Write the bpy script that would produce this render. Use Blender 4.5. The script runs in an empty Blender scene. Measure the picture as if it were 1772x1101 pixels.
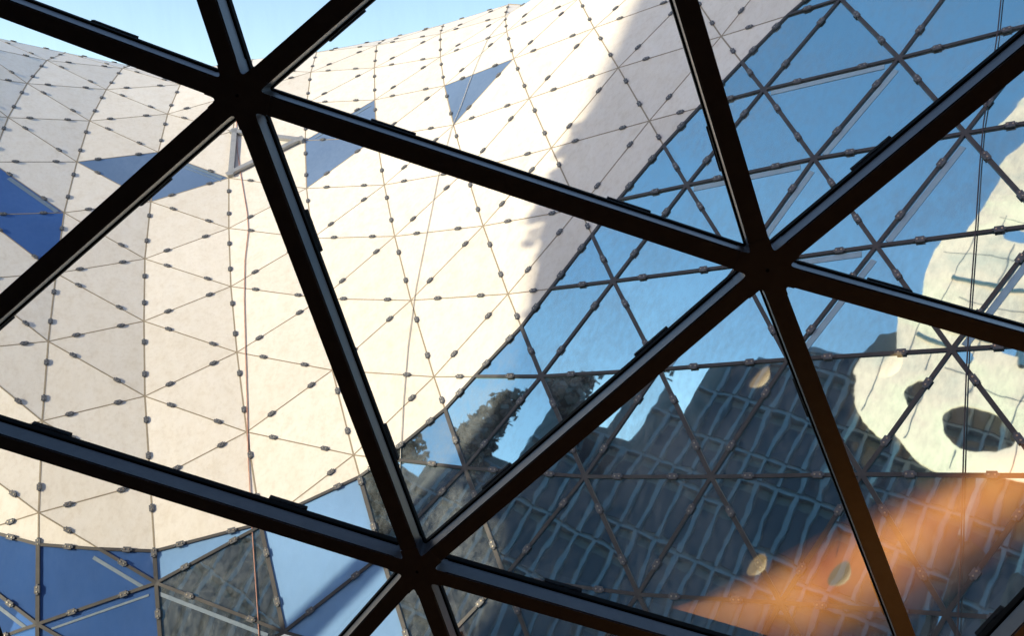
import bpy, bmesh, math, random
from mathutils import Vector, Matrix
random.seed(7)
C = bpy.data.collections.new("scene"); bpy.context.scene.collection.children.link(C)
sc = bpy.context.scene
W, H, F = 1772.0, 1101.0, 1500.0          # survey picture size and focal length in its pixels
PITCH = math.radians(-8.0)
EYE = Vector((0, 0, 14.0))
# ---------------------------------------------------------------- camera, sky, sun, exposure
cam = bpy.data.cameras.new("camera"); camo = bpy.data.objects.new("camera", cam); C.objects.link(camo)
cam.sensor_width = 36; cam.lens = 36 * F / W; cam.clip_start = .05; cam.clip_end = 3000
camo.location = EYE; camo.rotation_euler = (math.radians(90) + PITCH, 0, 0)
sc.camera = camo
SUN_AZ, SUN_EL = math.radians(-65), math.radians(24)   # azimuth from -Y towards +X
SUN = Vector((math.sin(SUN_AZ) * math.cos(SUN_EL), -math.cos(SUN_AZ) * math.cos(SUN_EL), math.sin(SUN_EL)))
world = bpy.data.worlds.new("World"); sc.world = world; world.use_nodes = True
nt = world.node_tree; nt.nodes.clear()
sky = nt.nodes.new('ShaderNodeTexSky'); sky.sky_type = 'NISHITA'; sky.sun_disc = False
sky.sun_elevation = SUN_EL; sky.sun_rotation = math.atan2(SUN.x, SUN.y)
sky.air_density = 1.0; sky.dust_density = .6; sky.ozone_density = 1.5
bg = nt.nodes.new('ShaderNodeBackground'); bg.inputs[1].default_value = .112
ow = nt.nodes.new('ShaderNodeOutputWorld')
nt.links.new(sky.outputs[0], bg.inputs[0]); nt.links.new(bg.outputs[0], ow.inputs[0])
sl = bpy.data.lights.new("sun", 'SUN'); slo = bpy.data.objects.new("sun", sl); C.objects.link(slo)
sl.energy = 2.3; sl.angle = math.radians(.6); sl.color = (1, .86, .64)
slo.rotation_euler = (-SUN).to_track_quat('-Z', 'Y').to_euler()
sc.view_settings.view_transform = 'Standard'; sc.view_settings.look = 'None'
sc.view_settings.exposure = 1.45; sc.view_settings.gamma = 1; sc.view_settings.use_curve_mapping = False
sc.cycles.max_bounces = 8; sc.cycles.transparent_max_bounces = 12; sc.cycles.glossy_bounces = 4
sc.cycles.diffuse_bounces = 3; sc.cycles.caustics_reflective = False; sc.cycles.caustics_refractive = False
# ---------------------------------------------------------------- helpers
RX = Matrix.Rotation(PITCH, 3, 'X')
def ray(x, y): return RX @ Vector(((x - W/2) / F, 1, (H/2 - y) / F))
def at(x, y, d): return EYE + ray(x, y) * d
def isect(x, y, p, n):
    r = ray(x, y); return EYE + r * ((p - EYE).dot(n) / r.dot(n))
def link(name, me, mat=None, parent=None):
    o = bpy.data.objects.new(name, me); C.objects.link(o)
    if mat is not None and not me.materials:
        me.materials.append(mat)
    if parent is not None: o.parent = parent
    return o
def pyd(name, v, f, mat, parent=None, smooth=False):
    me = bpy.data.meshes.new(name); me.from_pydata([tuple(p) for p in v], [], f); me.update()
    if smooth:
        for p in me.polygons: p.use_smooth = True
    return link(name, me, mat, parent)
def from_bm(name, bm, mat, parent=None, smooth=False):
    bmesh.ops.recalc_face_normals(bm, faces=bm.faces)
    me = bpy.data.meshes.new(name); bm.to_mesh(me); bm.free()
    if smooth:
        for p in me.polygons: p.use_smooth = True
    return link(name, me, mat, parent)
def thing(name, label, cat, loc=(0, 0, 0), group=None):
    o = bpy.data.objects.new(name, None); C.objects.link(o); o.location = loc; o.empty_display_size = .3
    o['label'] = label; o['category'] = cat
    if group: o['group'] = group
    return o
def tag(o, label, cat, group=None):
    o['label'] = label; o['category'] = cat
    if group: o['group'] = group
    return o
def prism(name, pts, n, t0, t1, mat, parent):
    """polygon pts extruded along n from t0 to t1"""
    k = len(pts); v = [p + n*t0 for p in pts] + [p + n*t1 for p in pts]
    f = [tuple(range(k)), tuple(range(2*k-1, k-1, -1))] + [(i, i+k, (i+1) % k + k, (i+1) % k) for i in range(k)]
    bm = bmesh.new(); vs = [bm.verts.new(p) for p in v]
    for q in f: bm.faces.new([vs[i] for i in q])
    return from_bm(name, bm, mat, parent)
def box_bm(bm, x0, x1, y0, y1, z0, z1, mi=0, M=None):
    r = bmesh.ops.create_cube(bm, size=1)
    for v in r['verts']:
        v.co = Vector(((x0+x1)/2 + v.co.x*(x1-x0), (y0+y1)/2 + v.co.y*(y1-y0), (z0+z1)/2 + v.co.z*(z1-z0)))
        if M: v.co = M @ v.co
    for f in {f for v in r['verts'] for f in v.link_faces}: f.material_index = mi
    return r['verts']
def frame_mat(a, b, n):
    """matrix whose x runs a->b, z is the outward normal n, origin at the middle"""
    x = (b - a).normalized(); z = (n - x * n.dot(x)).normalized(); y = z.cross(x)
    M = Matrix((x, y, z)).transposed().to_4x4(); M.translation = (a + b) / 2
    return M
# ---------------------------------------------------------------- materials
def mat(name, base=(.5, .5, .5), rough=.5, metal=0.0, spec=.5):
    m = bpy.data.materials.new(name); m.use_nodes = True
    b = m.node_tree.nodes['Principled BSDF']
    b.inputs['Base Color'].default_value = (*base, 1); b.inputs['Roughness'].default_value = rough
    b.inputs['Metallic'].default_value = metal; b.inputs['Specular IOR Level'].default_value = spec
    return m, m.node_tree, b
def nd(t, k, **kw):
    n = t.nodes.new(k)
    for a, v in kw.items():
        if a in n.inputs: n.inputs[a].default_value = v
        else: setattr(n, a, v)
    return n
def noise(t, scale, detail=4, rough=.5, stretch=(1, 1, 1), dist=0, loc=(0, 0, 0)):
    g = nd(t, 'ShaderNodeNewGeometry'); mp = nd(t, 'ShaderNodeMapping'); mp.inputs['Scale'].default_value = stretch
    mp.inputs['Location'].default_value = loc
    n = nd(t, 'ShaderNodeTexNoise'); n.inputs['Scale'].default_value = scale; n.inputs['Detail'].default_value = detail
    n.inputs['Roughness'].default_value = rough; n.inputs['Distortion'].default_value = dist
    t.links.new(g.outputs['Position'], mp.inputs[0]); t.links.new(mp.outputs[0], n.inputs['Vector'])
    return n.outputs['Fac']
def ramp(t, src, stops):
    r = nd(t, 'ShaderNodeValToRGB'); e = r.color_ramp.elements
    while len(e) < len(stops): e.new(.5)
    for i, (p, c) in enumerate(stops):
        e[i].position = p; e[i].color = (*c, 1) if len(c) == 3 else c
    t.links.new(src, r.inputs[0]); return r.outputs[0]
def mixc(t, a, b, fac, kind='MIX'):
    m = nd(t, 'ShaderNodeMix', data_type='RGBA', blend_type=kind)
    for s, v in ((m.inputs[0], fac), (m.inputs[6], a), (m.inputs[7], b)):
        if hasattr(v, 'links'): t.links.new(v, s)
        else: s.default_value = v if not isinstance(v, tuple) else (*v, 1)
    return m.outputs[2]
def bump(t, b, h, strength, dist):
    n = nd(t, 'ShaderNodeBump'); n.inputs['Strength'].default_value = strength; n.inputs['Distance'].default_value = dist
    t.links.new(h, n.inputs['Height']); t.links.new(n.outputs[0], b.inputs['Normal'])

M_cream, t, b = mat('cream_cladding', (.76, .72, .64), .5)
oi = nd(t, 'ShaderNodeObjectInfo')
c1 = ramp(t, noise(t, 3.2, 6, .62, (1.3, 1.3, .35)), [(.28, (.76, .70, .595)), (.47, (.81, .76, .665)), (.70, (.83, .79, .71))])
c2 = ramp(t, noise(t, 9, 5, .7, (1.5, 1.5, .07), loc=(3, 5, 1)), [(.34, (.86, .83, .79)), (.52, (1, 1, 1))])
c = mixc(t, c1, c2, .55, 'MULTIPLY')
sp = ramp(t, noise(t, 26, 3, .7, loc=(9, 1, 4)), [(.24, (.80, .76, .70)), (.33, (1, 1, 1))])
c = mixc(t, c, sp, .3, 'MULTIPLY')
rv = ramp(t, oi.outputs['Random'], [(0, (.90, .895, .89)), (1, (1, 1, 1))])
c = mixc(t, c, rv, 1.0, 'MULTIPLY')
t.links.new(c, b.inputs['Base Color'])
bump(t, b, noise(t, 5, 5, .6), .25, .01)

def shell_glass(name, tint, dust=.15):
    m, t, b = mat(name, tint, .02, 1.0)
    oi = nd(t, 'ShaderNodeObjectInfo')
    lo = tuple(v*.90 for v in tint)
    t.links.new(mixc(t, lo, tint, oi.outputs['Random']), b.inputs['Base Color'])
    h1 = noise(t, .55, 2, .4, loc=(3, 1, 7)); h2 = noise(t, 2.2, 2, .5, (1.2, 1.2, .5))
    ad = nd(t, 'ShaderNodeMath', operation='MULTIPLY_ADD'); t.links.new(h2, ad.inputs[0]); ad.inputs[1].default_value = .09
    t.links.new(h1, ad.inputs[2])
    bump(t, b, ad.outputs[0], .8, .0095)
    d = nd(t, 'ShaderNodeBsdfDiffuse'); d.inputs[0].default_value = (.36, .40, .40, 1)
    s1 = noise(t, 7, 4, .6, (1.6, 1.6, .035), loc=(1, 2, 3)); s2 = noise(t, .7, 2, .5)
    mm = nd(t, 'ShaderNodeMath', operation='MULTIPLY'); t.links.new(s1, mm.inputs[0]); t.links.new(s2, mm.inputs[1])
    fr = nd(t, 'ShaderNodeMapRange'); fr.inputs[1].default_value = .17; fr.inputs[2].default_value = .42
    fr.inputs[3].default_value = dust*.4; fr.inputs[4].default_value = dust*2.2
    t.links.new(mm.outputs[0], fr.inputs[0])
    ms = nd(t, 'ShaderNodeMixShader'); t.links.new(fr.outputs[0], ms.inputs[0]); t.links.new(b.outputs[0], ms.inputs[1]); t.links.new(d.outputs[0], ms.inputs[2])
    t.links.new(ms.outputs[0], t.nodes['Material Output'].inputs[0])
    return m
M_glass = shell_glass('blue_reflective_glass', (.42, .74, .80))
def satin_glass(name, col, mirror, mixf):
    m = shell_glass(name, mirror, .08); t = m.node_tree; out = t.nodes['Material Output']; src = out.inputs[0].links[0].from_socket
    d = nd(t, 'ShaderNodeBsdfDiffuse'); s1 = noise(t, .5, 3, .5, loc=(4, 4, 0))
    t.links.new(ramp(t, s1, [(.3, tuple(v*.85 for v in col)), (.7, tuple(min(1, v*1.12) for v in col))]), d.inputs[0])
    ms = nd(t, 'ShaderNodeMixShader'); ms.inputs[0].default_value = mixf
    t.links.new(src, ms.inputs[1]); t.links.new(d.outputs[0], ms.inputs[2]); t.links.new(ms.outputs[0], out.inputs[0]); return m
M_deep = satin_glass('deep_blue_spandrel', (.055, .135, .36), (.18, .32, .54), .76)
M_pale = satin_glass('painted_sky_glass', (.28, .50, .82), (.47, .72, .80), .70)  # mirrored sky put into the diffuse colour of these panes
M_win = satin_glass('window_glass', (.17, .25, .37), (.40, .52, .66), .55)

def worn(name, a, bcol, rough, metal=0, sc_=8, bs=.1):
    m, t, b = mat(name, a, rough, metal)
    t.links.new(ramp(t, noise(t, sc_, 6, .65), [(.3, a), (.7, bcol)]), b.inputs['Base Color'])
    if bs: bump(t, b, noise(t, sc_*6, 3, .6), bs, .004)
    return m
M_joint = worn('brown_joint_seal', (.26, .215, .15), (.34, .285, .20), .7)
M_mull = worn('grey_mullion', (.034, .034, .035), (.066, .063, .06), .5, 0, 5)
M_clip = worn('zinc_clip', (.07, .075, .082), (.155, .158, .165), .5, .1, 30)
M_bolt, _, _ = mat('brass_bolt', (.45, .41, .32), .4, 1.0)
M_band = worn('pale_frame_band', (.13, .19, .25), (.19, .25, .31), .5)
M_steel = worn('black_painted_steel', (.085, .092, .10), (.12, .125, .13), .36, 0, 14, .15)
M_side = M_steel
M_rub, _, _ = mat('black_rubber', (.006, .006, .006), .8, 0, .08)
M_grey = worn('galvanised_frame', (.30, .31, .31), (.42, .42, .41), .45, .4, 6)
M_bandblue = worn('light_blue_band', (.30,.44,.52), (.36,.50,.58), .5)
DEBUG = False
NODES = {
    -1: [(2, -12, 64, 23.95), (3, -50, 76, 22.22), (4, -88, 124, 20.69), (5, -118, 190, 19.31), (6, -142, 270, 18.05), (7, -165, 365, 16.92), (8, -185, 480, 16.01), (9, -205, 610, 15.29), (10, -225, 770, 14.78), (11, -240, 960, 14.45), (12, -260, 1170, 14.21)],
    0: [(1, 113, 91, 25.19), (2, 81, 104, 23.44), (3, 47, 144, 21.84), (4, 14, 203, 20.35), (5, -15, 280, 18.97), (6, -35, 372, 17.68), (7, -52, 484, 16.51), (8, -75, 607, 15.42), (9, -95, 767, 14.60), (10, -112, 945, 14.02), (11, -132, 1150, 13.57)],
    1: [(0, 225, 113.5, 26.42), (1, 212, 118, 24.66), (2, 184, 154.5, 23.02), (3, 155, 209, 21.47), (4, 133, 280, 20.04), (5, 111, 368, 18.66), (6, 97, 473, 17.35), (7, 83.5, 591, 16.08), (8, 73, 729, 14.98), (9, 67, 888, 14.13), (10, 66, 1081, 13.53), (11, 68, 1300, 13.12)],
    2: [(0, 327, 121, 25.76), (1, 312, 146, 24.08), (2, 290, 197, 22.52), (3, 274, 263, 21.06), (4, 261, 349, 19.67), (5, 250.6, 448, 18.31), (6, 249, 556, 16.99), (7, 250.6, 686, 15.73), (8, 260, 835, 14.65), (9, 271, 1010, 13.78), (10, 285, 1205, 13.18)],
    3: [(-1, 437, 103, 26.68), (0, 425, 119, 24.97), (1, 411, 163, 23.39), (2, 403, 227, 21.94), (3, 396, 308, 20.55), (4, 396, 395, 19.18), (5, 399.5, 496, 17.83), (6, 410, 610, 16.52), (7, 427, 748, 15.30), (8, 452, 911, 14.23), (9, 492, 1095, 13.34)],
    4: [(-1, 548, 90, 25.87), (0, 538, 124.5, 24.25), (1, 531, 178, 22.74), (2, 528, 243, 21.29), (3, 530.5, 326, 19.92), (4, 540.5, 412.5, 18.55), (5, 557, 517, 17.21), (6, 575, 641, 15.92), (7, 612, 788, 14.74), (8, 661, 962, 13.68), (9, 722, 1160, 12.74)],
    5: [(-2, 667, 68, 26.72), (-1, 652, 78, 24.97), (0, 648, 117, 23.40), (1, 648.6, 172.5, 21.91), (2, 652, 238, 20.46), (3, 665, 320, 19.09), (4, 683, 409, 17.72), (5, 711, 520, 16.41), (6, 751, 652.5, 15.18), (7, 805, 811, 14.03), (8, 874, 1000, 12.96), (9, 960, 1225, 11.94)],
    6: [(-2, 767.5, 42, 25.71), (-1, 762, 58, 24.01), (0, 762, 98, 22.44), (1, 769, 148, 20.92), (2, 785, 216, 19.49), (3, 806, 295, 18.10), (4, 836, 391, 16.77), (5, 879, 509, 15.51), (6, 937, 652, 14.31), (7, 1012.5, 826, 13.18), (8, 1105, 1030, 12.08), (9, 1225, 1275, 11.02)],
    7: [(-2, 880, 7, 24.66), (-1, 874, 27, 22.94), (0, 877, 54, 21.30), (1, 889, 101, 19.77), (2, 916, 170, 18.36), (3, 954, 256, 17.02), (4, 1003, 361, 15.74), (5, 1062, 487, 14.51), (6, 1141, 640, 13.35), (7, 1231, 826, 12.22), (8, 1351, 1044, 11.10), (9, 1500, 1320, 9.96)],
    8: [(-1, 985, -40, 21.66), (0, 1001, -3, 20.06), (1, 1028, 48, 18.59), (2, 1070, 117, 17.19), (3, 1123.5, 209, 15.89), (4, 1189, 321, 14.65), (5, 1277, 460, 13.45), (6, 1364, 623, 12.31), (7, 1492, 822, 11.15), (8, 1638, 1064, 10.00), (9, 1830, 1400, 8.75)],
    9: [(0, 1160, -70, 18.79), (1, 1197, -12, 17.36), (2, 1248, 62.5, 16.02), (3, 1322, 156, 14.73), (4, 1409, 275, 13.52), (5, 1517, 426, 12.34), (6, 1647, 606, 11.17), (7, 1812, 824, 9.99), (8, 2010, 1090, 8.82), (9, 2290, 1480, 7.53)],
    10: [(1, 1370, -90, 16.10), (2, 1455, -2, 14.82), (3, 1556, 101, 13.56), (4, 1670.5, 231, 12.37), (5, 1812, 388, 11.18), (6, 1985, 585, 10.02), (7, 2210, 830, 8.82), (8, 2520, 1160, 7.55)],
    11: [(2, 1690, -80, 13.61), (3, 1826, 32, 12.38), (4, 1975, 180, 11.23), (5, 2160, 350, 10.04)],
}
CUT = [(0, 925), (67, 943), (173, 951), (271, 955), (423, 919), (490, 888), (600, 838), (638, 818), (771, 709), (823, 651), (901, 568), (1027, 404), (1067, 350), (1149, 252), (1214, 182), (1283, 109), (1363, 27), (1394, 0)]
# ---------------------------------------------------------------- ground
M_ground = worn('paving', (.34, .33, .31), (.44, .43, .41), .9, 0, .4)
g = pyd('ground', [(-900, -900, 0), (900, -900, 0), (900, 900, 0), (-900, 900, 0)], [(0, 1, 2, 3)], M_ground); g['kind'] = 'structure'

# ---------------------------------------------------------------- the far shell
P, PX = {}, {}
for k, rows in NODES.items():
    for r, x, y, d in rows:
        P[(k, r)] = at(x, y, d); PX[(k, r)] = (x, y)
# one more ring of nodes curling away behind the crest, so the shell has a back
for k in range(-1, 11):
    rr = [r for (kk, r) in P if kk == k]
    r0 = min(rr)
    a, b2 = P[(k, r0)], P[(k, r0+1)]
    d = (a - b2).normalized(); d = (d + Vector((.15, .55, -.75))).normalized()
    P[(k, r0-1)] = a + d * 1.9; PX[(k, r0-1)] = None
TRI = []
for (k, r) in sorted(P):
    for typ, q in (('a', ((k, r), (k, r+1), (k+1, r))), ('b', ((k, r+1), (k+1, r+1), (k+1, r)))):
        if all(x in P for x in q): TRI.append((k, r, typ, q))
NV = {k: Vector() for k in P}
def tnorm(q):
    n = (P[q[1]] - P[q[0]]).cross(P[q[2]] - P[q[0]]).normalized()
    c = (P[q[0]] + P[q[1]] + P[q[2]]) / 3
    return n
ref = tnorm(((3, 5), (3, 6), (4, 5)))
SG = 1 if ref.dot(EYE - P[(3, 5)]) > 0 else -1
TN = {}
for k, r, typ, q in TRI:
    n = tnorm(q) * SG; TN[(k, r, typ)] = n
    for v in q: NV[v] += n
for v in NV.values(): v.normalize()
def cut_y(x):
    if x <= CUT[0][0]: return CUT[0][1] + (CUT[0][0]-x)*-.27
    for (x0, y0), (x1, y1) in zip(CUT, CUT[1:]):
        if x0 <= x <= x1: return y0 + (y1-y0)*(x-x0)/(x1-x0)
    return CUT[-1][1] - (x - CUT[-1][0])*.85
def below(p): return p[1] > cut_y(p[0])
def on_edge(a, b):
    """fraction along a-b where the glazing line crosses"""
    fa = below(a)
    lo, hi = 0.0, 1.0
    for _ in range(30):
        m = (lo+hi)/2
        if below((a[0]+(b[0]-a[0])*m, a[1]+(b[1]-a[1])*m)) == fa: lo = m
        else: hi = m
    return lo
WINDOWS = {(1, 3, 'b'), (2, 3, 'a'), (0, 5, 'a'), (0, 5, 'b'), (4, 1, 'b'), (4, 2, 'a'), (6, 1, 'a')}
DEEP = {(0, 5, 'a'), (0, 5, 'b')}
PALE = {(2, 8, 'a'), (3, 8, 'a'), (3, 7, 'b'), (3, 8, 'b')}
HATCH = (3, 2, 'a')
shell = thing('curved_facade', 'huge curved triangulated facade of cream panels and blue mirror glass beyond the black window frame', 'building', (P[(5, 5)].x, P[(5, 5)].y, 0))
def child(o):
    o.parent = shell; o.matrix_parent_inverse = Matrix.Translation(-shell.location); return o
def shrink(pts, g):
    c = sum(pts, Vector()) / len(pts)
    out = []
    k = len(pts)
    for i in range(k):
        p0, p, p1 = pts[i-1], pts[i], pts[(i+1) % k]
        e0 = (p0 - p).normalized(); e1 = (p1 - p).normalized()
        s = max(.25, math.sqrt(max(0, (1 - e0.dot(e1)) / 2)))
        bi = (e0 + e1)
        bi = bi.normalized() if bi.length > 1e-4 else (c - p).normalized()
        out.append(p + bi * min(g / s, .3))
    return out
cutsegs = []
inview = lambda p: p is not None and -40 < p[0] < 1812 and -40 < p[1] < 1141
rest_bm = bmesh.new()
for k, r, typ, q in TRI:
    n = TN[(k, r, typ)]; pts = [P[v] for v in q]; px = [PX[v] for v in q]
    if any(p is None for p in px):
        child(prism('cladding_panel', shrink(pts, .012), n, -.05, 0, M_cream, None)); continue
    fl = [below(p) for p in px]
    def make(poly, glass):
        if len(poly) < 3: return
        sp = shrink(poly, .012)
        if glass:
            cx = sum(p[0] for p in px)/3; cy = sum(p[1] for p in px)/3
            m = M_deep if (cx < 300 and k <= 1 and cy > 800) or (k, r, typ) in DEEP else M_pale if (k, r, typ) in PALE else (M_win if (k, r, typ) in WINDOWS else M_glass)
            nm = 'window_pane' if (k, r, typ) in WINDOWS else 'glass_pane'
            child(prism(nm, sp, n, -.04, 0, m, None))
        else:
            child(prism('cladding_panel', sp, n, -.05, 0, M_cream, None))
    if all(fl) or not any(fl):
        make(pts, fl[0] or (k, r, typ) in WINDOWS); continue
    up, dn, cr = [], [], []
    for i in range(3):
        j = (i+1) % 3
        (dn if fl[i] else up).append(pts[i])
        if fl[i] != fl[j]:
            # fraction on the picture edge -> true point on the 3D edge
            f = on_edge(px[i], px[j]); x = px[i][0]+(px[j][0]-px[i][0])*f; y = px[i][1]+(px[j][1]-px[i][1])*f
            X = isect(x, y, pts[0], n); up.append(X); dn.append(X); cr.append(X)
    def area(p): return sum(((p[i]-p[0]).cross(p[i+1]-p[0])).length for i in range(1, len(p)-1))/2 if len(p) > 2 else 0
    if area(up) < .04: make(pts, True); continue
    if area(dn) < .04: make(pts, False); continue
    make(up, False); make(dn, True)
    cutsegs.append((cr[0], cr[1], n))

# edges -> mullions and clips
def stick(name, a, b, n, w, h0, h1, m, cache={}):
    key = (m.name,)
    if key not in cache:
        bm = bmesh.new(); box_bm(bm, -.5, .5, -.5, .5, 0, 1)
        me = bpy.data.meshes.new(name); bm.to_mesh(me); bm.free(); me.materials.append(m); cache[key] = me
    o = bpy.data.objects.new(name, cache[key]); C.objects.link(o)
    M = frame_mat(a, b, n); M.translation = M.translation + n*h0
    o.matrix_world = M @ Matrix.Diagonal(((b-a).length, w, h1-h0, 1))
    return o
def clip_mesh():
    bm = bmesh.new()
    vs = box_bm(bm, -.074, .074, -.040, .040, 0, .022)
    ed = [e for e in bm.edges if abs(e.verts[0].co.z - e.verts[1].co.z) > .02]
    bmesh.ops.bevel(bm, geom=ed, offset=.022, segments=2, affect='EDGES')
    top = [e for e in bm.edges if min(v.co.z for v in e.verts) > .021]
    bmesh.ops.bevel(bm, geom=top, offset=.004, segments=1, affect='EDGES')
    for x in (-.030, .030):
        rr = bmesh.ops.create_cone(bm, cap_ends=True, segments=8, radius1=.012, radius2=.010, depth=.010, matrix=Matrix.Translation((x, 0, .025)))
        for f in {f for v in rr['verts'] for f in v.link_faces}: f.material_index = 1
    me = bpy.data.meshes.new('clip'); bm.to_mesh(me); bm.free(); me.materials.append(M_clip); me.materials.append(M_bolt)
    return me
CLIP = clip_mesh()
edges = []
for (k, r) in P:
    for d in ((k, r+1), (k+1, r), (k+1, r-1)):
        if d in P: edges.append(((k, r), d))
clips, sticks = [], []
def depth(p): return (RX.transposed() @ (p - EYE)).y
def proj(p):
    c = RX.transposed() @ (p - EYE); return (c.x/c.y*F + W/2, H/2 - c.z/c.y*F) if c.y > .5 else None
for u, v in edges:
    a, b = P[u], P[v]; n = (NV[u] + NV[v]).normalized(); pa, pb = PX[u], PX[v]
    vert = u[0] == v[0]
    if pa is None or pb is None:
        sticks.append((a, b, n, .026, .022, M_joint, False)); continue
    fa, fb = below(pa), below(pb)
    vis = inview(pa) or inview(pb)
    if fa == fb: segs = [(a, b, fa)]
    else:
        f = on_edge(pa, pb); x = pa[0]+(pb[0]-pa[0])*f; y = pa[1]+(pb[1]-pa[1])*f
        # true 3D point on the edge line
        na = ray(x, y); w0 = EYE - a; e = b - a
        A_, B_, C_, D_, E_ = na.dot(na), na.dot(e), e.dot(e), na.dot(w0), e.dot(w0)
        s = (A_*E_ - B_*D_) / (A_*C_ - B_*B_); s = min(.97, max(.03, s))
        X = a + e*s; segs = [(a, X, fa), (X, b, fb)]
    for p, q, gl in segs:
        if gl: sticks.append((p, q, n, .050 if not vert else .062, .03, M_mull, vis))
        else: sticks.append((p, q, n, .020 if not vert else .028, .004, M_joint, vis))
    if (set((u, v)) <= {(3, 2), (3, 3), (4, 2)}): continue
    for t in ((.27, .73) if not vert else (.28, .72)):
        t += random.uniform(-.02, .02)
        p = a.lerp(b, t); pp = proj(p)
        clips.append((p, b - a, n, -depth(p) if inview(pp) else -99, pp is not None and below(pp)))
for a, b, n in cutsegs:
    L = (b-a).length
    sticks.append((a, b, n, .05, .026, M_mull, True))
    ts = (.25, .75) if L > 1.1 else (.5,) if L > .5 else ()
    for t in ts:
        p = a.lerp(b, t); clips.append((p, b-a, n, -depth(p) if inview(proj(p)) else -99, True))
sticks.sort(key=lambda s: (not s[6], depth((s[0]+s[1])/2)))
far_m = bmesh.new()
far = bmesh.new()
for i, (a, b, n, w, h, m, vis) in enumerate(sticks):
    if i < 296 and vis: child(stick('mullion' if m is M_mull else 'joint_strip', a, b, n, w, -.01, h, m))
    else:
        M = frame_mat(a, b, n); L = (b-a).length
        box_bm(far_m if m is M_mull else far, -L/2, L/2, -w/2, w/2, -.01, h, 0, M)
o = child(from_bm('distant_joint_strip', far, M_joint)); o['kind'] = 'stuff'
if len(far_m.verts): o = child(from_bm('distant_mullion', far_m, M_mull)); o['kind'] = 'stuff'
clips.sort(key=lambda c: -c[3])
far = bmesh.new(); far2 = []
for i, (p, d, n, z, gl_) in enumerate(clips):
    M = frame_mat(p - d*.5, p + d*.5, n); M.translation = p + n*(.022 if gl_ else .008); M = M @ Matrix.Diagonal((1.15, 1.12, 1.3, 1) if gl_ else (1, 1, 1, 1))
    if i < 298 and z > -90:
        o = bpy.data.objects.new('clip', CLIP); C.objects.link(o); o.matrix_world = M; child(o)
    else:
        tb = bmesh.new(); tb.from_mesh(CLIP); tb.transform(M); tm = bpy.data.meshes.new('t'); tb.to_mesh(tm); tb.free()
        far.from_mesh(tm); bpy.data.meshes.remove(tm)
me = bpy.data.meshes.new('small_clip'); far.to_mesh(me); far.free(); me.materials.append(M_clip); me.materials.append(M_bolt)
o = child(link('small_clip', me)); o['kind'] = 'stuff'
# open hatch frame: three deep galvanised bars
q = ((3, 2), (3, 3), (4, 2)); n = TN[HATCH]
cc = sum((P[v] for v in q), Vector())/3
for a, b in ((0, 1), (1, 2), (0, 2)):
    A, B = P[q[a]], P[q[b]]; off = (cc - (A+B)/2); off = (off - (B-A).normalized()*off.dot((B-A).normalized())).normalized()*.07
    child(stick('hatch_frame', A+off, B+off, n, .13, .012, .09, M_grey))
# pale edge bands lying just inside some panes
def band(u, v, w_, f0, f1, off, wd, m=M_band):
    A, B, X = P[u], P[v], P[w_]; e = (B-A).normalized(); s = X - A; s = (s - e*s.dot(e)).normalized()
    nn = (B-A).cross(X-A).normalized(); nn = nn if nn.dot(EYE-A) > 0 else -nn
    child(stick('frame_band', A.lerp(B, f0)+s*off, A.lerp(B, f1)+s*off, nn, wd, .003, .008, m))
band((1, 9), (2, 9), (1, 10), .52, .93, .15, .055)
band((1, 10), (2, 9), (2, 10), .1, .92, .14, .035)
band((0, 10), (1, 10), (0, 11), .35, .95, .15, .055)
band((2, 9), (3, 9), (2, 10), .05, .9, .13, .06)
for u, v, w_ in (((9, 3), (10, 3), (9, 4)), ((9, 4), (10, 3), (10, 4)), ((8, 5), (9, 4), (9, 5)), ((9, 5), (10, 4), (10, 5)), ((9, 6), (10, 5), (10, 6)),
                 ((8, 6), (9, 5), (9, 6)), ((8, 4), (9, 4), (8, 5)), ((8, 5), (9, 5), (8, 6)), ((7, 6), (8, 5), (8, 6))):
    band(u, v, w_, .06, .9, .10, .09, M_bandblue)
band((4, 2), (5, 1), (5, 2), .1, .9, .16, .05)
band((0, 5), (1, 5), (0, 6), .3, .96, .1, .1)
band((2, 3), (3, 3), (2, 4), .3, .94, .08, .07); band((2, 3), (3, 3), (2, 4), .3, .97, .2, .02)

# ---------------------------------------------------------------- neighbouring office wing (seen mirrored in the glass, throws the shade)
WAZ = 50
M2 = Vector((math.sin(math.radians(-WAZ)), -math.cos(math.radians(-WAZ)), 0)); Q2 = Vector((-math.cos(math.radians(WAZ)), math.sin(math.radians(WAZ)), 0))
def wp(m, s, z): return M2*m + Q2*s + Vector((0, 0, 14 + z))
M_conc = worn('dark_render', (.055, .075, .10), (.085, .105, .13), .8, 0, 1.5)
M_fin = worn('blue_grey_fins', (.08, .12, .18), (.13, .175, .24), .7, 0, 1.5)
M_dark, _, _ = mat('dark_window_glass', (.02, .03, .05), .15, 0, .5)
FM = 5.7
def edge_s(z): return 11.3 if z < 3 else 11.3 + (z-3)*.43          # the end wall leans outward, shaped to cast the shade edge
SE = []
for x, y in ((1100, 0), (1050, 110), (1000, 230), (962, 350), (925, 450), (915, 510), (900, 600), (890, 700)):
    best = None
    for k, r, typ, q in TRI:
        if any(PX[v] is None for v in q): continue
        n = TN[(k, r, typ)]; X = isect(x, y, P[q[0]], n)
        a, b2, c3 = (P[v] for v in q)
        if all(((e1-e0).cross(X-e0)).dot(n)*SG > -1e-4 for e0, e1 in ((a, b2), (b2, c3), (c3, a))): best = X; break
    if best:
        t = (FM - M2.dot(best)) / M2.dot(SUN); Y = best + SUN*t; SE.append((Y.z-14, Q2.dot(Y)))
SE.sort()
if DEBUG: print('EDGE', SE)
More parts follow.
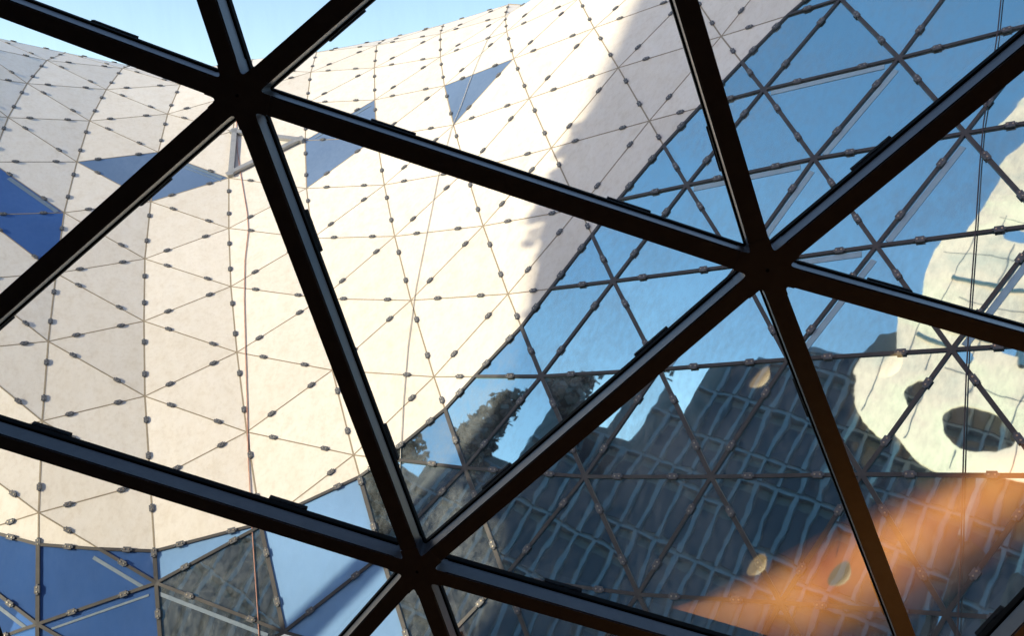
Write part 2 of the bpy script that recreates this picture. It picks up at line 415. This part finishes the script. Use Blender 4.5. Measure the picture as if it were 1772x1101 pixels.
def edge_s(z):
    if z <= SE[0][0]: return SE[0][1] - min(3.4, (SE[0][0]-z)*.5)
    for (z0, s0), (z1, s1) in zip(SE, SE[1:]):
        if z <= z1: return s0 + (s1-s0)*(z-z0)/(z1-z0)
    return SE[-1][1] + (z-SE[-1][0])*(SE[-1][1]-SE[-2][1])/(SE[-1][0]-SE[-2][0])
ROOF = 17.8; S0 = -1.5
wing = thing('office_wing', 'dark office building with rows of slender fins mirrored in the blue glass', 'building', (wp(FM+4, 0, -14).x, wp(FM+4, 0, -14).y, 0))
def wchild(o): o.parent = wing; o.matrix_parent_inverse = Matrix.Translation(-wing.location); return o
NZ, NS = 9.9, 13.6                                                     # above NZ the wing steps back to NS
def end_s(z): return NS if z > NZ else edge_s(z)
prof = [(S0, -14), (edge_s(-14), -14)] + [(edge_s(z), z) for z in (-3.4, 0, 2, 3.5, 5, 7, NZ)] + [(NS, NZ), (NS, ROOF), (9.8, ROOF), (9.4, ROOF+2.6), (8.6, ROOF+3.4), (7.4, ROOF+3.0), (6.9, ROOF), (S0, ROOF)]
bm = bmesh.new()
fr = [bm.verts.new(wp(FM, s, z)) for s, z in prof]; bk = [bm.verts.new(wp(FM+8, s, z)) for s, z in prof]
bm.faces.new(fr); bm.faces.new(bk[::-1])
for i in range(len(prof)):
    j = (i+1) % len(prof); bm.faces.new((fr[j], fr[i], bk[i], bk[j]))
bm.normal_update(); bmesh.ops.triangulate(bm, faces=[f for f in bm.faces if len(f.verts) > 4])
wchild(from_bm('wall', bm, M_conc))
# added unseen tower, its leaning end shaped to draw the long shade line
BK = 26.0; ks = Q2.dot(SUN)/M2.dot(SUN)*BK; kz = SUN.z/M2.dot(SUN)*BK
zs_ = [-3.4+kz, 0+kz, 2+kz, 3.4+kz, 4+kz, 6+kz, 8+kz, 10+kz, 12+kz, 14+kz, 16+kz, ROOF+kz]
pr2 = [(8+ks, -14), (edge_s(-14)+ks, -14)] + [(edge_s(z-kz)+ks, z) for z in zs_] + [(8+ks, ROOF+kz)]
bm = bmesh.new()
fr = [bm.verts.new(wp(FM+BK, s, z)) for s, z in pr2]; bk = [bm.verts.new(wp(FM+BK+9, s, z)) for s, z in pr2]
bm.faces.new(fr); bm.faces.new(bk[::-1])
for i in range(len(pr2)):
    j = (i+1) % len(pr2); bm.faces.new((fr[j], fr[i], bk[i], bk[j]))
bm.normal_update(); bmesh.ops.triangulate(bm, faces=[f for f in bm.faces if len(f.verts) > 4])
rear = thing('shade_casting_tower', 'added plain dark tower behind the office building, its leaning end shaped to cast the shade line', 'tower', wp(FM+BK+4, 10+ks, -14))
o = from_bm('wall', bm, M_conc); o.parent = rear; o.matrix_parent_inverse = Matrix.Translation(-rear.location)
def wbox(name, s0, s1, m0, m1, z0, z1, m):
    m0 += FM-5; m1 += FM-5
    v = [wp(mm, s, z) for z in (z0, z1) for mm in (m0, m1) for s in (s0, s1)]
    bm = bmesh.new(); vs = [bm.verts.new(p) for p in v]
    for f in ((0, 1, 3, 2), (4, 6, 7, 5), (0, 4, 5, 1), (2, 3, 7, 6), (0, 2, 6, 4), (1, 5, 7, 3)): bm.faces.new([vs[i] for i in f])
    return wchild(from_bm(name, bm, m))
FLOOR = 2.5
zf = [ROOF - .9 - FLOOR*i for i in range(12)]
nwin = 0
for z1 in zf:
    z0 = z1 - FLOOR
    wbox('floor_band', S0, end_s(z1-.2)-.1, 4.80, 5.0, z1-.11, z1, M_fin)
    s = S0 + .6
    while s + .62 < end_s(z1 - 1.2) - .2:
        if nwin < 298: wbox('window', s, s+.42, 4.97, 5.0, z0+.25, z1-.45, M_dark); nwin += 1
        if True:
            v = []; fins = bmesh.new()
            for zz in (z0, z1-.11):
                for mm in (FM-.3, FM):
                    for ss in (s+.47, s+.60): v.append(fins.verts.new(wp(mm, ss, zz)))
            for f in ((0, 1, 3, 2), (4, 6, 7, 5), (0, 4, 5, 1), (2, 3, 7, 6), (0, 2, 6, 4), (1, 5, 7, 3)): fins.faces.new([v[i] for i in f])
            wchild(from_bm('facade_fin', fins, M_fin))
        s += .66
wbox('parapet', S0, 6.85, 4.9, 5.25, ROOF, ROOF+.35, M_fin); wbox('parapet', 9.85, NS+.05, 4.9, 5.25, ROOF, ROOF+.35, M_fin)
# tree growing against the low end of the wing
M_leaf = worn('dark_foliage', (.015, .024, .030), (.045, .065, .075), .8, 0, 6, 0); M_bark = worn('bark', (.07, .055, .045), (.13, .11, .09), .9)
tc = wp(FM-1.8, 14.2, 0)
tree = thing('tree', 'tall bushy tree beside the office building, mirrored at the left of the blue glass', 'tree', (tc.x, tc.y, 0))
def tchild(o): o.parent = tree; o.matrix_parent_inverse = Matrix.Translation(-tree.location); return o
rnd = random.Random(3); lv, lf = [], []
blobs = [(1.15, 0, 10.6, 1.45), (1.2, .2, 9.2, 1.6), (1.6, .1, 8.4, 1.2), (.9, -.2, 8.0, 1.5), (1.2, .1, 7.2, 1.5), (.4, .3, 6.2, 1.4), (0, .5, 5.0, 1.3), (-.7, -.3, 3.6, 1.3), (-.9, 0, 1.8, 1.2)]
for bx, by, bz, br in blobs:
    for _ in range(1300):
        u = Vector((rnd.gauss(0, 1), rnd.gauss(0, 1), rnd.gauss(0, 1))).normalized()*br*(rnd.random()**.35)*(.8+.3*math.sin(3*bx+_))
        c0 = tc + Q2*bx + M2*by*.8 + Vector((0, 0, bz)) + Vector((u.x*.75, u.y*.75, u.z))
        a1 = Vector((rnd.gauss(0, 1), rnd.gauss(0, 1), rnd.gauss(0, 1))).normalized()*.19; a2 = a1.cross(Vector((rnd.random(), rnd.random(), rnd.random()+.1))).normalized()*.15
        k9 = len(lv); lv += [c0-a1, c0+a2, c0+a1, c0-a2]; lf.append((k9, k9+1, k9+2, k9+3))
o = tchild(pyd('crown', lv, lf, M_leaf))
bm = bmesh.new(); bmesh.ops.create_cone(bm, cap_ends=True, segments=10, radius1=.42, radius2=.10, depth=18, matrix=Matrix.Translation((tc.x, tc.y, 9)))
tchild(from_bm('trunk', bm, M_bark, None, True))


# ---------------------------------------------------------------- perforated cream screen, its brightness put in as emission
SM = FM - 1.0
M_screen, t, b = mat('self_glowing_cream_panel', (.6, .57, .48), .5)
t.links.new(ramp(t, noise(t, .33, 4, .6), [(.36, (.66, .32, .20)), (.50, (.95, .42, .25)), (.66, (1, .52, .28))]), b.inputs['Emission Color']); b.inputs['Emission Strength'].default_value = 1.05  # mottled emission stands in for light on the panel
op = [Vector((s, z, 0)) for s, z in ((7.0, 10.9), (8.4, 12.6), (8.7, 14.6), (8.0, 17), (8.9, 20.5), (9.2, 24), (9.2, 28.5), (9.1, 34), (8.8, 40), (8.0, 46), (1.2, 46), (.8, 20), (1.0, 10.9))]
holes = [(5.75, 13.65, 1.12), (6.9, 17.9, .62), (5.1, 19.4, .8), (6.3, 27.0, .6), (4.4, 30.6, .9), (5.6, 37.4, 1.3), (3.0, 15.6, 1.1), (2.8, 23.4, 1.0)]
def clean(pts): return [Vector((s, z, 0)) for s, z in pts]
cu = bpy.data.curves.new('screen', 'CURVE'); cu.dimensions = '2D'; cu.fill_mode = 'BOTH'; cu.extrude = .03
def spline(pts):
    s = cu.splines.new('POLY'); s.points.add(len(pts)-1)
    for i, p in enumerate(pts): s.points[i].co = (p.x, p.y, 0, 1)
    s.use_cyclic_u = True
# smooth outline
sm = []
for i in range(len(op)):
    p, q_, r_ = op[i-1], op[i], op[(i+1) % len(op)]
    a, c = q_.lerp(p, .35), q_.lerp(r_, .35)
    for u in (0, .25, .5, .75, 1): sm.append(a.lerp(q_, u).lerp(q_.lerp(c, u), u))
spline(sm)
for s, z, rr in holes:
    spline([Vector((s+rr*math.cos(a*math.pi/20), z+rr*math.sin(a*math.pi/20), 0)) for a in range(40)])
tmp = bpy.data.objects.new('t', cu); C.objects.link(tmp); bpy.context.view_layer.update()
me = bpy.data.meshes.new_from_object(tmp.evaluated_get(bpy.context.evaluated_depsgraph_get())); bpy.data.objects.remove(tmp)
me.transform(Matrix.Rotation(0, 4, 'X'))
for v in me.vertices:
    s, z, dd = v.co; v.co = wp(SM + dd, s, z)
me.materials.clear(); me.materials.append(M_screen)
cx = sum((v.co for v in me.vertices), Vector()) / len(me.vertices)
screen = thing('glow_screen', 'cream panelled screen with round holes and added glow, mirrored at the right in the blue glass', 'screen', (cx.x, cx.y, 14+ROOF))
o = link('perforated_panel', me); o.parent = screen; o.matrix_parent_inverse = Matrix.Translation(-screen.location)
zs = [p.y for p in op]; ss = [p.x for p in op]
if DEBUG: print('SCREEN', min(ss), max(ss), min(zs), max(zs))
M_line, _, _ = mat('screen_joint', (.2, .25, .3), .6)
for (s0, z0), (s1, z1) in (((7.9, 12.2), (7.9, 32.5)), ((6.35, 15.2), (6.35, 26.2)), ((6.35, 27.8), (6.35, 35.9)), ((6.2, 11.3), (6.2, 12.4)), ((4.5, 11.3), (4.5, 18.7)), ((4.5, 20.4), (4.5, 29.4)), ((7.5, 16.4), (1, 16.4)), ((7.3, 21.6), (1, 21.6)), ((8.9, 25.2), (1, 25.2)), ((8.2, 32), (1, 32))):
    o = stick('panel_joint', wp(SM-.035, s0, z0), wp(SM-.035, s1, z1), -M2, .05, 0, .012, M_line); o.parent = screen; o.matrix_parent_inverse = Matrix.Translation(-screen.location)
# curved tube ribs behind the screen, showing as soft bluish curves
def tube(pts, rad, name, m, parent=None, seg=8):
    cu = bpy.data.curves.new(name, 'CURVE'); cu.dimensions = '3D'; cu.bevel_depth = rad; cu.bevel_resolution = 2; cu.resolution_u = 6
    s = cu.splines.new('NURBS'); s.points.add(len(pts)-1); s.order_u = 3; s.use_endpoint_u = True
    for i, p in enumerate(pts): s.points[i].co = (*p, 1)
    tmp = bpy.data.objects.new('t', cu); C.objects.link(tmp); bpy.context.view_layer.update()
    me = bpy.data.meshes.new_from_object(tmp.evaluated_get(bpy.context.evaluated_depsgraph_get())); bpy.data.objects.remove(tmp); bpy.data.curves.remove(cu)
    me.materials.clear(); me.materials.append(m)
    for p in me.polygons: p.use_smooth = True
    return link(name, me, None, parent)
M_rib = worn('blue_grey_rib', (.24, .36, .42), (.30, .42, .48), .5)
for pl in ([(8, 23.0), (6.5, 22.6), (5, 23.4), (3, 22.9)], [(5.6, 23), (5.2, 25.5), (4.2, 27.3)], [(5.6, 23), (5.0, 20.4), (4.8, 18.0)], [(7.8, 19.6), (6.6, 19.2), (5.9, 19.4)]):
    o = tube([wp(SM-.16, s, z) for s, z in pl], .11, 'rib', M_rib); o.parent = screen; o.matrix_parent_inverse = Matrix.Translation(-screen.location)
for s_ in (min(ss)+1.2, (min(ss)+max(ss))/2, max(ss)-1.2):
    o = stick('post', wp(SM+.3, s_, 8), wp(SM+.3, s_, (min(zs)+max(zs))/2), -M2, .15, 0, .15, M_grey); o.parent = screen; o.matrix_parent_inverse = Matrix.Translation(-screen.location)

# ---------------------------------------------------------------- foreground frame
nC = Vector((1010-W/2, F, H/2-18)).normalized(); FN = RX @ nC; HF = 3.07; FP = EYE + FN*HF
def fp(x, y): return isect(x, y, FP, FN)
nA, nB, nCc = fp(411, 165), fp(1328, 468), fp(722, 990)
def inter(a, a2, b, b2):
    """crossing of two picture lines, in the frame's plane"""
    (x1, y1), (x2, y2), (x3, y3), (x4, y4) = a, a2, b, b2
    d = (x1-x2)*(y3-y4)-(y1-y2)*(x3-x4); u = x1*y2-y1*x2; v = x3*y4-y3*x4
    return fp((u*(x3-x4)-(x1-x2)*v)/d, (u*(y3-y4)-(y1-y2)*v)/d)
def along(a, a2, L=1.97):
    A = fp(*a); return A + (fp(*a2)-A).normalized()*L
a_, b_, c_ = (411, 165), (1328, 468), (722, 990)
J = {'A': nA, 'B': nB, 'C': nCc, 'AUL': along(a_, (0, 12)), 'AU': along(a_, (357, 0)), 'BU': inter(a_, (600, 0), b_, (1188, 0)), 'BUR': along(b_, (1772, 100)),
     'BR': inter(b_, (1772, 593), (1625, 1251), (1772, 1098)), 'D': inter(b_, (1568, 1101), c_, (1050, 1085)), 'CL': inter(a_, (0, 531), c_, (0, 765)), 'CDL': inter(c_, (623, 1101), (-195, 704), (-52, 1092)), 'CD': along(c_, (763, 1101))}
if DEBUG:
    for k in J: print('J', k, proj(J[k]), (J[k]-EYE))
BARS = ['A-B', 'A-C', 'B-C', 'A-AUL', 'A-AU', 'A-BU', 'A-CL', 'B-BU', 'B-BUR', 'B-BR', 'B-D', 'C-CL', 'C-CDL', 'C-CD', 'C-D', 'CL-CDL', 'CDL-CD', 'CD-D', 'D-BR', 'BR-BUR', 'BUR-BU', 'BU-AU', 'AU-AUL', 'AUL-CL']
frame = thing('window_frame', 'black steel triangular window frame with three star-shaped joints in the foreground', 'window', FP)
frame.location = J['C']
def fchild(o): o.parent = frame; o.matrix_parent_inverse = Matrix.Translation(-frame.location); return o
BW, BD = .072, .088
def bar_obj(name, a, b, y0, y1, z0, z1, m, bev=.004, trim=.0):
    M = frame_mat(a, b, FN); L = (b-a).length
    bm = bmesh.new(); box_bm(bm, -L/2+trim, L/2-trim, y0, y1, z0, z1, 0)
    if bev: bmesh.ops.bevel(bm, geom=[e for e in bm.edges if abs(e.verts[0].co.x-e.verts[1].co.x) > .1], offset=bev, segments=2, affect='EDGES')
    bm.transform(M); return from_bm(name, bm, m)
for bname in BARS:
    a, b = (J[x] for x in bname.split('-'))
    o = fchild(bar_obj('steel_beam', a, b, -BW/2, BW/2, 0, BD, M_steel, .005, .07))
    g_ = bar_obj('rubber_gasket', a, b, -BW/2-.007, BW/2+.007, BD+.001, BD+.035, M_rub, .002, .03); g_.parent = o
    L = (b-a).length; M = frame_mat(a, b, FN)
    for t_ in (.27, .73):
        bm = bmesh.new(); x0 = (t_-.5)*L
        box_bm(bm, x0-.085, x0+.085, -.047, .047, BD+.036, BD+.056)
        bmesh.ops.bevel(bm, geom=[e for e in bm.edges if abs(e.verts[0].co.z-e.verts[1].co.z) > .02], offset=.028, segments=3, affect='EDGES')
        bm.transform(M); k_ = from_bm('clip', bm, M_rub); k_.parent = o
def hub(name, c, nb):
    """star-shaped cast joint: arms towards each neighbour, filleted between"""
    X = (nb[0]-c); X = (X - FN*X.dot(FN)).normalized(); Y = FN.cross(X)
    an = sorted(math.atan2((p-c).dot(Y), (p-c).dot(X)) for p in nb)
    pts = []
    for i, a in enumerate(an):
        a2 = an[(i+1) % len(an)] + (2*math.pi if i == len(an)-1 else 0)
        u = (math.cos(a), math.sin(a)); w = BW/2 + .0015
        for side in (-1, 1): pts.append((u[0]*.115 - side*-1*u[1]*-w, u[1]*.115 + side*u[0]*w))
        # fillet between this arm and the next
        u2 = (math.cos(a2), math.sin(a2)); half = (a2-a)/2
        if half < 1.4:
            m = (a+a2)/2; rr = w/math.sin(half)
            q0 = (u[0]*(rr*math.cos(half)+.022) - u[1]*w, u[1]*(rr*math.cos(half)+.022) + u[0]*w)
            q1 = (u2[0]*(rr*math.cos(half)+.022) + u2[1]*w, u2[1]*(rr*math.cos(half)+.022) - u2[0]*w)
            mid = (math.cos(m)*rr, math.sin(m)*rr)
            for t in (0, .25, .5, .75, 1):
                pts.append(((1-t)**2*q0[0]+2*t*(1-t)*mid[0]+t*t*q1[0], (1-t)**2*q0[1]+2*t*(1-t)*mid[1]+t*t*q1[1]))
    poly = [c + X*p[0] + Y*p[1] for p in pts]
    return prism(name, poly, FN, -.002, BD+.030, M_steel, None)
NB = {}
for bname in BARS:
    u, v = bname.split('-'); NB.setdefault(u, []).append(v); NB.setdefault(v, []).append(u)
for k_ in J:
    o = fchild(hub('joint_hub', J[k_], [J[x] for x in NB[k_]]))
    bm = bmesh.new(); bmesh.ops.create_cone(bm, cap_ends=True, segments=14, radius1=.006, radius2=.006, depth=.004)
    M = frame_mat(J[k_] - FN.orthogonal()*.1, J[k_] + FN.orthogonal()*.1, FN); M.translation = J[k_] - FN*.003
    bm.transform(M); h_ = from_bm('bolt_hole', bm, M_rub); h_.parent = o
# panes
M_pane = bpy.data.materials.new('clear_window_glass'); M_pane.use_nodes = True; t = M_pane.node_tree
b = t.nodes['Principled BSDF']; t.nodes.remove(b)
tp = nd(t, 'ShaderNodeBsdfTransparent'); tp.inputs[0].default_value = (.985, 1, .995, 1)
gl = nd(t, 'ShaderNodeBsdfGlossy'); gl.inputs['Roughness'].default_value = .03; gl.inputs[0].default_value = (1, 1, 1, 1)
ms = nd(t, 'ShaderNodeMixShader'); lw = nd(t, 'ShaderNodeFresnel'); lw.inputs[0].default_value = 2.35
t.links.new(lw.outputs[0], ms.inputs[0]); t.links.new(tp.outputs[0], ms.inputs[1]); t.links.new(gl.outputs[0], ms.inputs[2])
df = nd(t, 'ShaderNodeBsdfDiffuse'); df.inputs[0].default_value = (.6, .65, .68, 1)
m2 = nd(t, 'ShaderNodeMixShader'); s1 = noise(t, 16, 6, .7, (1, 1, .06)); mr = nd(t, 'ShaderNodeMapRange')
mr.inputs[1].default_value = .42; mr.inputs[2].default_value = .8; mr.inputs[3].default_value = .004; mr.inputs[4].default_value = .05
t.links.new(s1, mr.inputs[0]); t.links.new(mr.outputs[0], m2.inputs[0]); t.links.new(ms.outputs[0], m2.inputs[1]); t.links.new(df.outputs[0], m2.inputs[2])
t.links.new(m2.outputs[0], t.nodes['Material Output'].inputs[0])
for tri in (('A', 'B', 'C'), ('A', 'AUL', 'AU'), ('A', 'AU', 'BU'), ('A', 'BU', 'B'), ('B', 'BU', 'BUR'), ('B', 'BUR', 'BR'), ('B', 'BR', 'D'), ('B', 'D', 'C'), ('C', 'D', 'CD'), ('C', 'CD', 'CDL'), ('C', 'CDL', 'CL'), ('A', 'C', 'CL'), ('A', 'CL', 'AUL')):
    pts = shrink([J[x] for x in tri], .016); n = (pts[1]-pts[0]).cross(pts[2]-pts[0])
    if n.dot(FN) > 0: pts = pts[::-1]
    v = [p + FN*(BD+.018) for p in pts]
    fchild(pyd('glass_pane', v, [(0, 1, 2)], M_pane))

# ---------------------------------------------------------------- dark room the photograph is taken from
M_room = worn('dark_interior_wall', (.035, .032, .03), (.05, .045, .042), .85, 0, 2)
def slab(name, x0, x1, y0, y1, z0, z1, m=M_room):
    bm = bmesh.new(); box_bm(bm, x0, x1, y0, y1, z0, z1); o = from_bm(name, bm, m); o['kind'] = 'structure'; return o
slab('interior_wall', -3.45, -3.25, -4, 3.2, 0, 18.5); slab('interior_wall', 4.2, 4.4, -4, 3.2, 0, 18.5); slab('interior_wall', -3.25, 4.2, -4.2, -4, 0, 18.5)
slab('interior_ceiling', -3.45, 4.4, -4.2, 1.7, 18.5, 18.7); slab('interior_floor', -3.25, 4.2, -4, 4.6, 6.8, 7.0)

# ---------------------------------------------------------------- made-up glowing orange band, and globe lamps (seen as reflections in the panes)
PZ = FP + FN*(BD+.018)
def refl(x, y, t):
    X = isect(x, y, PZ, FN); d = (X-EYE).normalized(); d = d - 2*d.dot(FN)*FN; return X + d*t
M_or = bpy.data.materials.new('orange_glow_surface'); M_or.use_nodes = True; t = M_or.node_tree; b = t.nodes['Principled BSDF']
b.inputs['Base Color'].default_value = (.8, .3, .08, 1); b.inputs['Emission Color'].default_value = (1, .30, .07, 1); b.inputs['Emission Strength'].default_value = 2.0
t.links.new(ramp(t, noise(t, 1.6, 3, .5, loc=(2, 0, 0)), [(.3, (.70, .20, .03)), (.62, (1, .40, .08))]), b.inputs['Emission Color'])
top = [(1100, 1082), (1190, 1048), (1280, 1002), (1370, 952), (1470, 900), (1570, 850), (1680, 806), (1790, 762), (1900, 722)]
bot = [(1130, 1115), (1235, 1135), (1330, 1160), (1430, 1160), (1520, 1115), (1610, 1058), (1700, 998), (1800, 935), (1900, 890)]
rows = []
for (x0, y0), (x1, y1) in zip(top, bot):
    ring = []
    for j in range(9):
        u = j/8; p = refl(x0+(x1-x0)*u, y0+(y1-y0)*u, 4.2); ring.append(p + FN*(-.25*math.sin(u*math.pi)))
    rows.append(ring)
v = [p for r_ in rows for p in r_]; v += [p - FN*.03 for p in v]; k0 = len(rows)*9
f = []
for i in range(len(rows)-1):
    for j in range(8):
        f.append((i*9+j, i*9+j+1, (i+1)*9+j+1, (i+1)*9+j)); f.append((k0+i*9+j, k0+(i+1)*9+j, k0+(i+1)*9+j+1, k0+i*9+j+1))
em_c = nd(t, 'ShaderNodeAttribute'); em_c.attribute_name = 'glow'
em_m = nd(t, 'ShaderNodeMath', operation='MULTIPLY'); em_m.inputs[1].default_value = 1.5
t.links.new(em_c.outputs['Fac'], em_m.inputs[0]); t.links.new(em_m.outputs[0], b.inputs['Emission Strength'])
b.inputs['Base Color'].default_value = (.06, .03, .02, 1)
lamp = tag(pyd('added_orange_glow_band', v, f, M_or, None, True), 'wide curved band added to glow orange, reflected at the lower right of the panes', 'lamp')
ca = lamp.data.color_attributes.new('glow', 'FLOAT_COLOR', 'POINT')
NC = 9
for i in range(len(v)):
    u = (i % k0) % NC / (NC-1); w = (i % k0)//NC/(len(rows)-1); g_ = max(0, math.sin(math.pi*u)) ** 2.2 * min(1, .10 + w*2.2)  # soft edges painted in: emission fades across the added band
    ca.data[i].color = (g_, g_, g_, 1)
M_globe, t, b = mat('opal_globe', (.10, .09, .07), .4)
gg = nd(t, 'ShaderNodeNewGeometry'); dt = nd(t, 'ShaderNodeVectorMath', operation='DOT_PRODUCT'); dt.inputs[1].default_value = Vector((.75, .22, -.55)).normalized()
t.links.new(gg.outputs['Normal'], dt.inputs[0]); t.links.new(ramp(t, dt.outputs['Value'], [(.15, (.30, .20, .08)), (.55, (.55, .38, .16)), (.85, (1, .82, .45))]), b.inputs['Emission Color'])  # crescent highlight painted into the emission by facing direction
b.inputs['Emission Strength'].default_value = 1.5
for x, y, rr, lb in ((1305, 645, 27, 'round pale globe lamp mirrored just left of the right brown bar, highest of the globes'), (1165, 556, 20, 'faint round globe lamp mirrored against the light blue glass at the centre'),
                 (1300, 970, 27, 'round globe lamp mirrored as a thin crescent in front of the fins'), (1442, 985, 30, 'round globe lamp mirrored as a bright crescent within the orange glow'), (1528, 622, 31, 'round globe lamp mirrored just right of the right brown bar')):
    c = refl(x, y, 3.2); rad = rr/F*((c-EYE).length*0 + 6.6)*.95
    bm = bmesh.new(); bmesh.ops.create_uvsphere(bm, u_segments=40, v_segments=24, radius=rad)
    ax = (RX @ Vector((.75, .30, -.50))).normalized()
    bmesh.ops.bisect_plane(bm, geom=bm.verts[:]+bm.edges[:]+bm.faces[:], plane_co=ax*rad*.42, plane_no=ax, clear_inner=True)  # sphere cut to a cap to shape the crescent highlight
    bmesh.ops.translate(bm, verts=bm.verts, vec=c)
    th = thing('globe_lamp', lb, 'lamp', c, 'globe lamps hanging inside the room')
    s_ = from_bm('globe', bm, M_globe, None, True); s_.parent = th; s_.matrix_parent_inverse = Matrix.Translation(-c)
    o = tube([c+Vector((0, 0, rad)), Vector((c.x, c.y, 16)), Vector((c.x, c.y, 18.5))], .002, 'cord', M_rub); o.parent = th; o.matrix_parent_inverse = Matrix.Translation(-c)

# ---------------------------------------------------------------- ropes
def shell_pt(x, y, off):
    for k, r, typ, q in TRI:
        if any(PX[v] is None for v in q): continue
        n = TN[(k, r, typ)]; X = isect(x, y, P[q[0]], n); a, b2, c3 = (P[v] for v in q)
        if all(((e1-e0).cross(X-e0)).dot(n)*SG > -1e-3 for e0, e1 in ((a, b2), (b2, c3), (c3, a))): return X + n*off
    return None
def rope(name, px, off, rad, m, lb):
    pts = [p for p in (shell_pt(x, y, off) for x, y in px) if p is not None]
    o = tube(pts, rad, name, m); tag(o, lb, 'rope')
def dense(p):
    out = []
    for (x0, y0), (x1, y1) in zip(p, p[1:]):
        for i in range(6): out.append((x0+(x1-x0)*i/6, y0+(y1-y0)*i/6))
    return out + [p[-1]]
M_red = worn('faded_red_rope', (.46, .22, .16), (.56, .30, .22), .8); M_wh = worn('white_rope', (.50, .47, .40), (.65, .62, .55), .8); M_cab = worn('dark_cable', (.05, .035, .035), (.08, .05, .05), .6)
rope('red_rope', dense([(409, 200), (411, 260), (418, 310), (428, 370), (430, 400), (424, 450), (423, 520), (425, 600), (428, 700), (430, 800), (437, 920), (443, 1010), (449, 1101)]), .016, .0085, M_red, 'thin faded red rope hanging down the cream panels left of centre')
rope('white_rope', dense([(886, 17), (873, 35), (845, 66), (830, 100), (812, 145), (798, 185), (781, 225), (760, 300), (742, 390), (720, 500), (706, 600), (698, 700), (694, 780), (692, 850)]), .018, .0075, M_wh, 'pale rope lying loosely over the cream panels and a small blue window')
rope('dark_cable', dense([(1736, -20), (1728, 60), (1716, 140), (1703, 220), (1697, 290), (1690, 400), (1681, 520), (1674, 650), (1669, 800), (1665, 950), (1659, 1120)]), .08, .009, M_cab, 'thin dark cable hanging in front of the blue glass at the right')
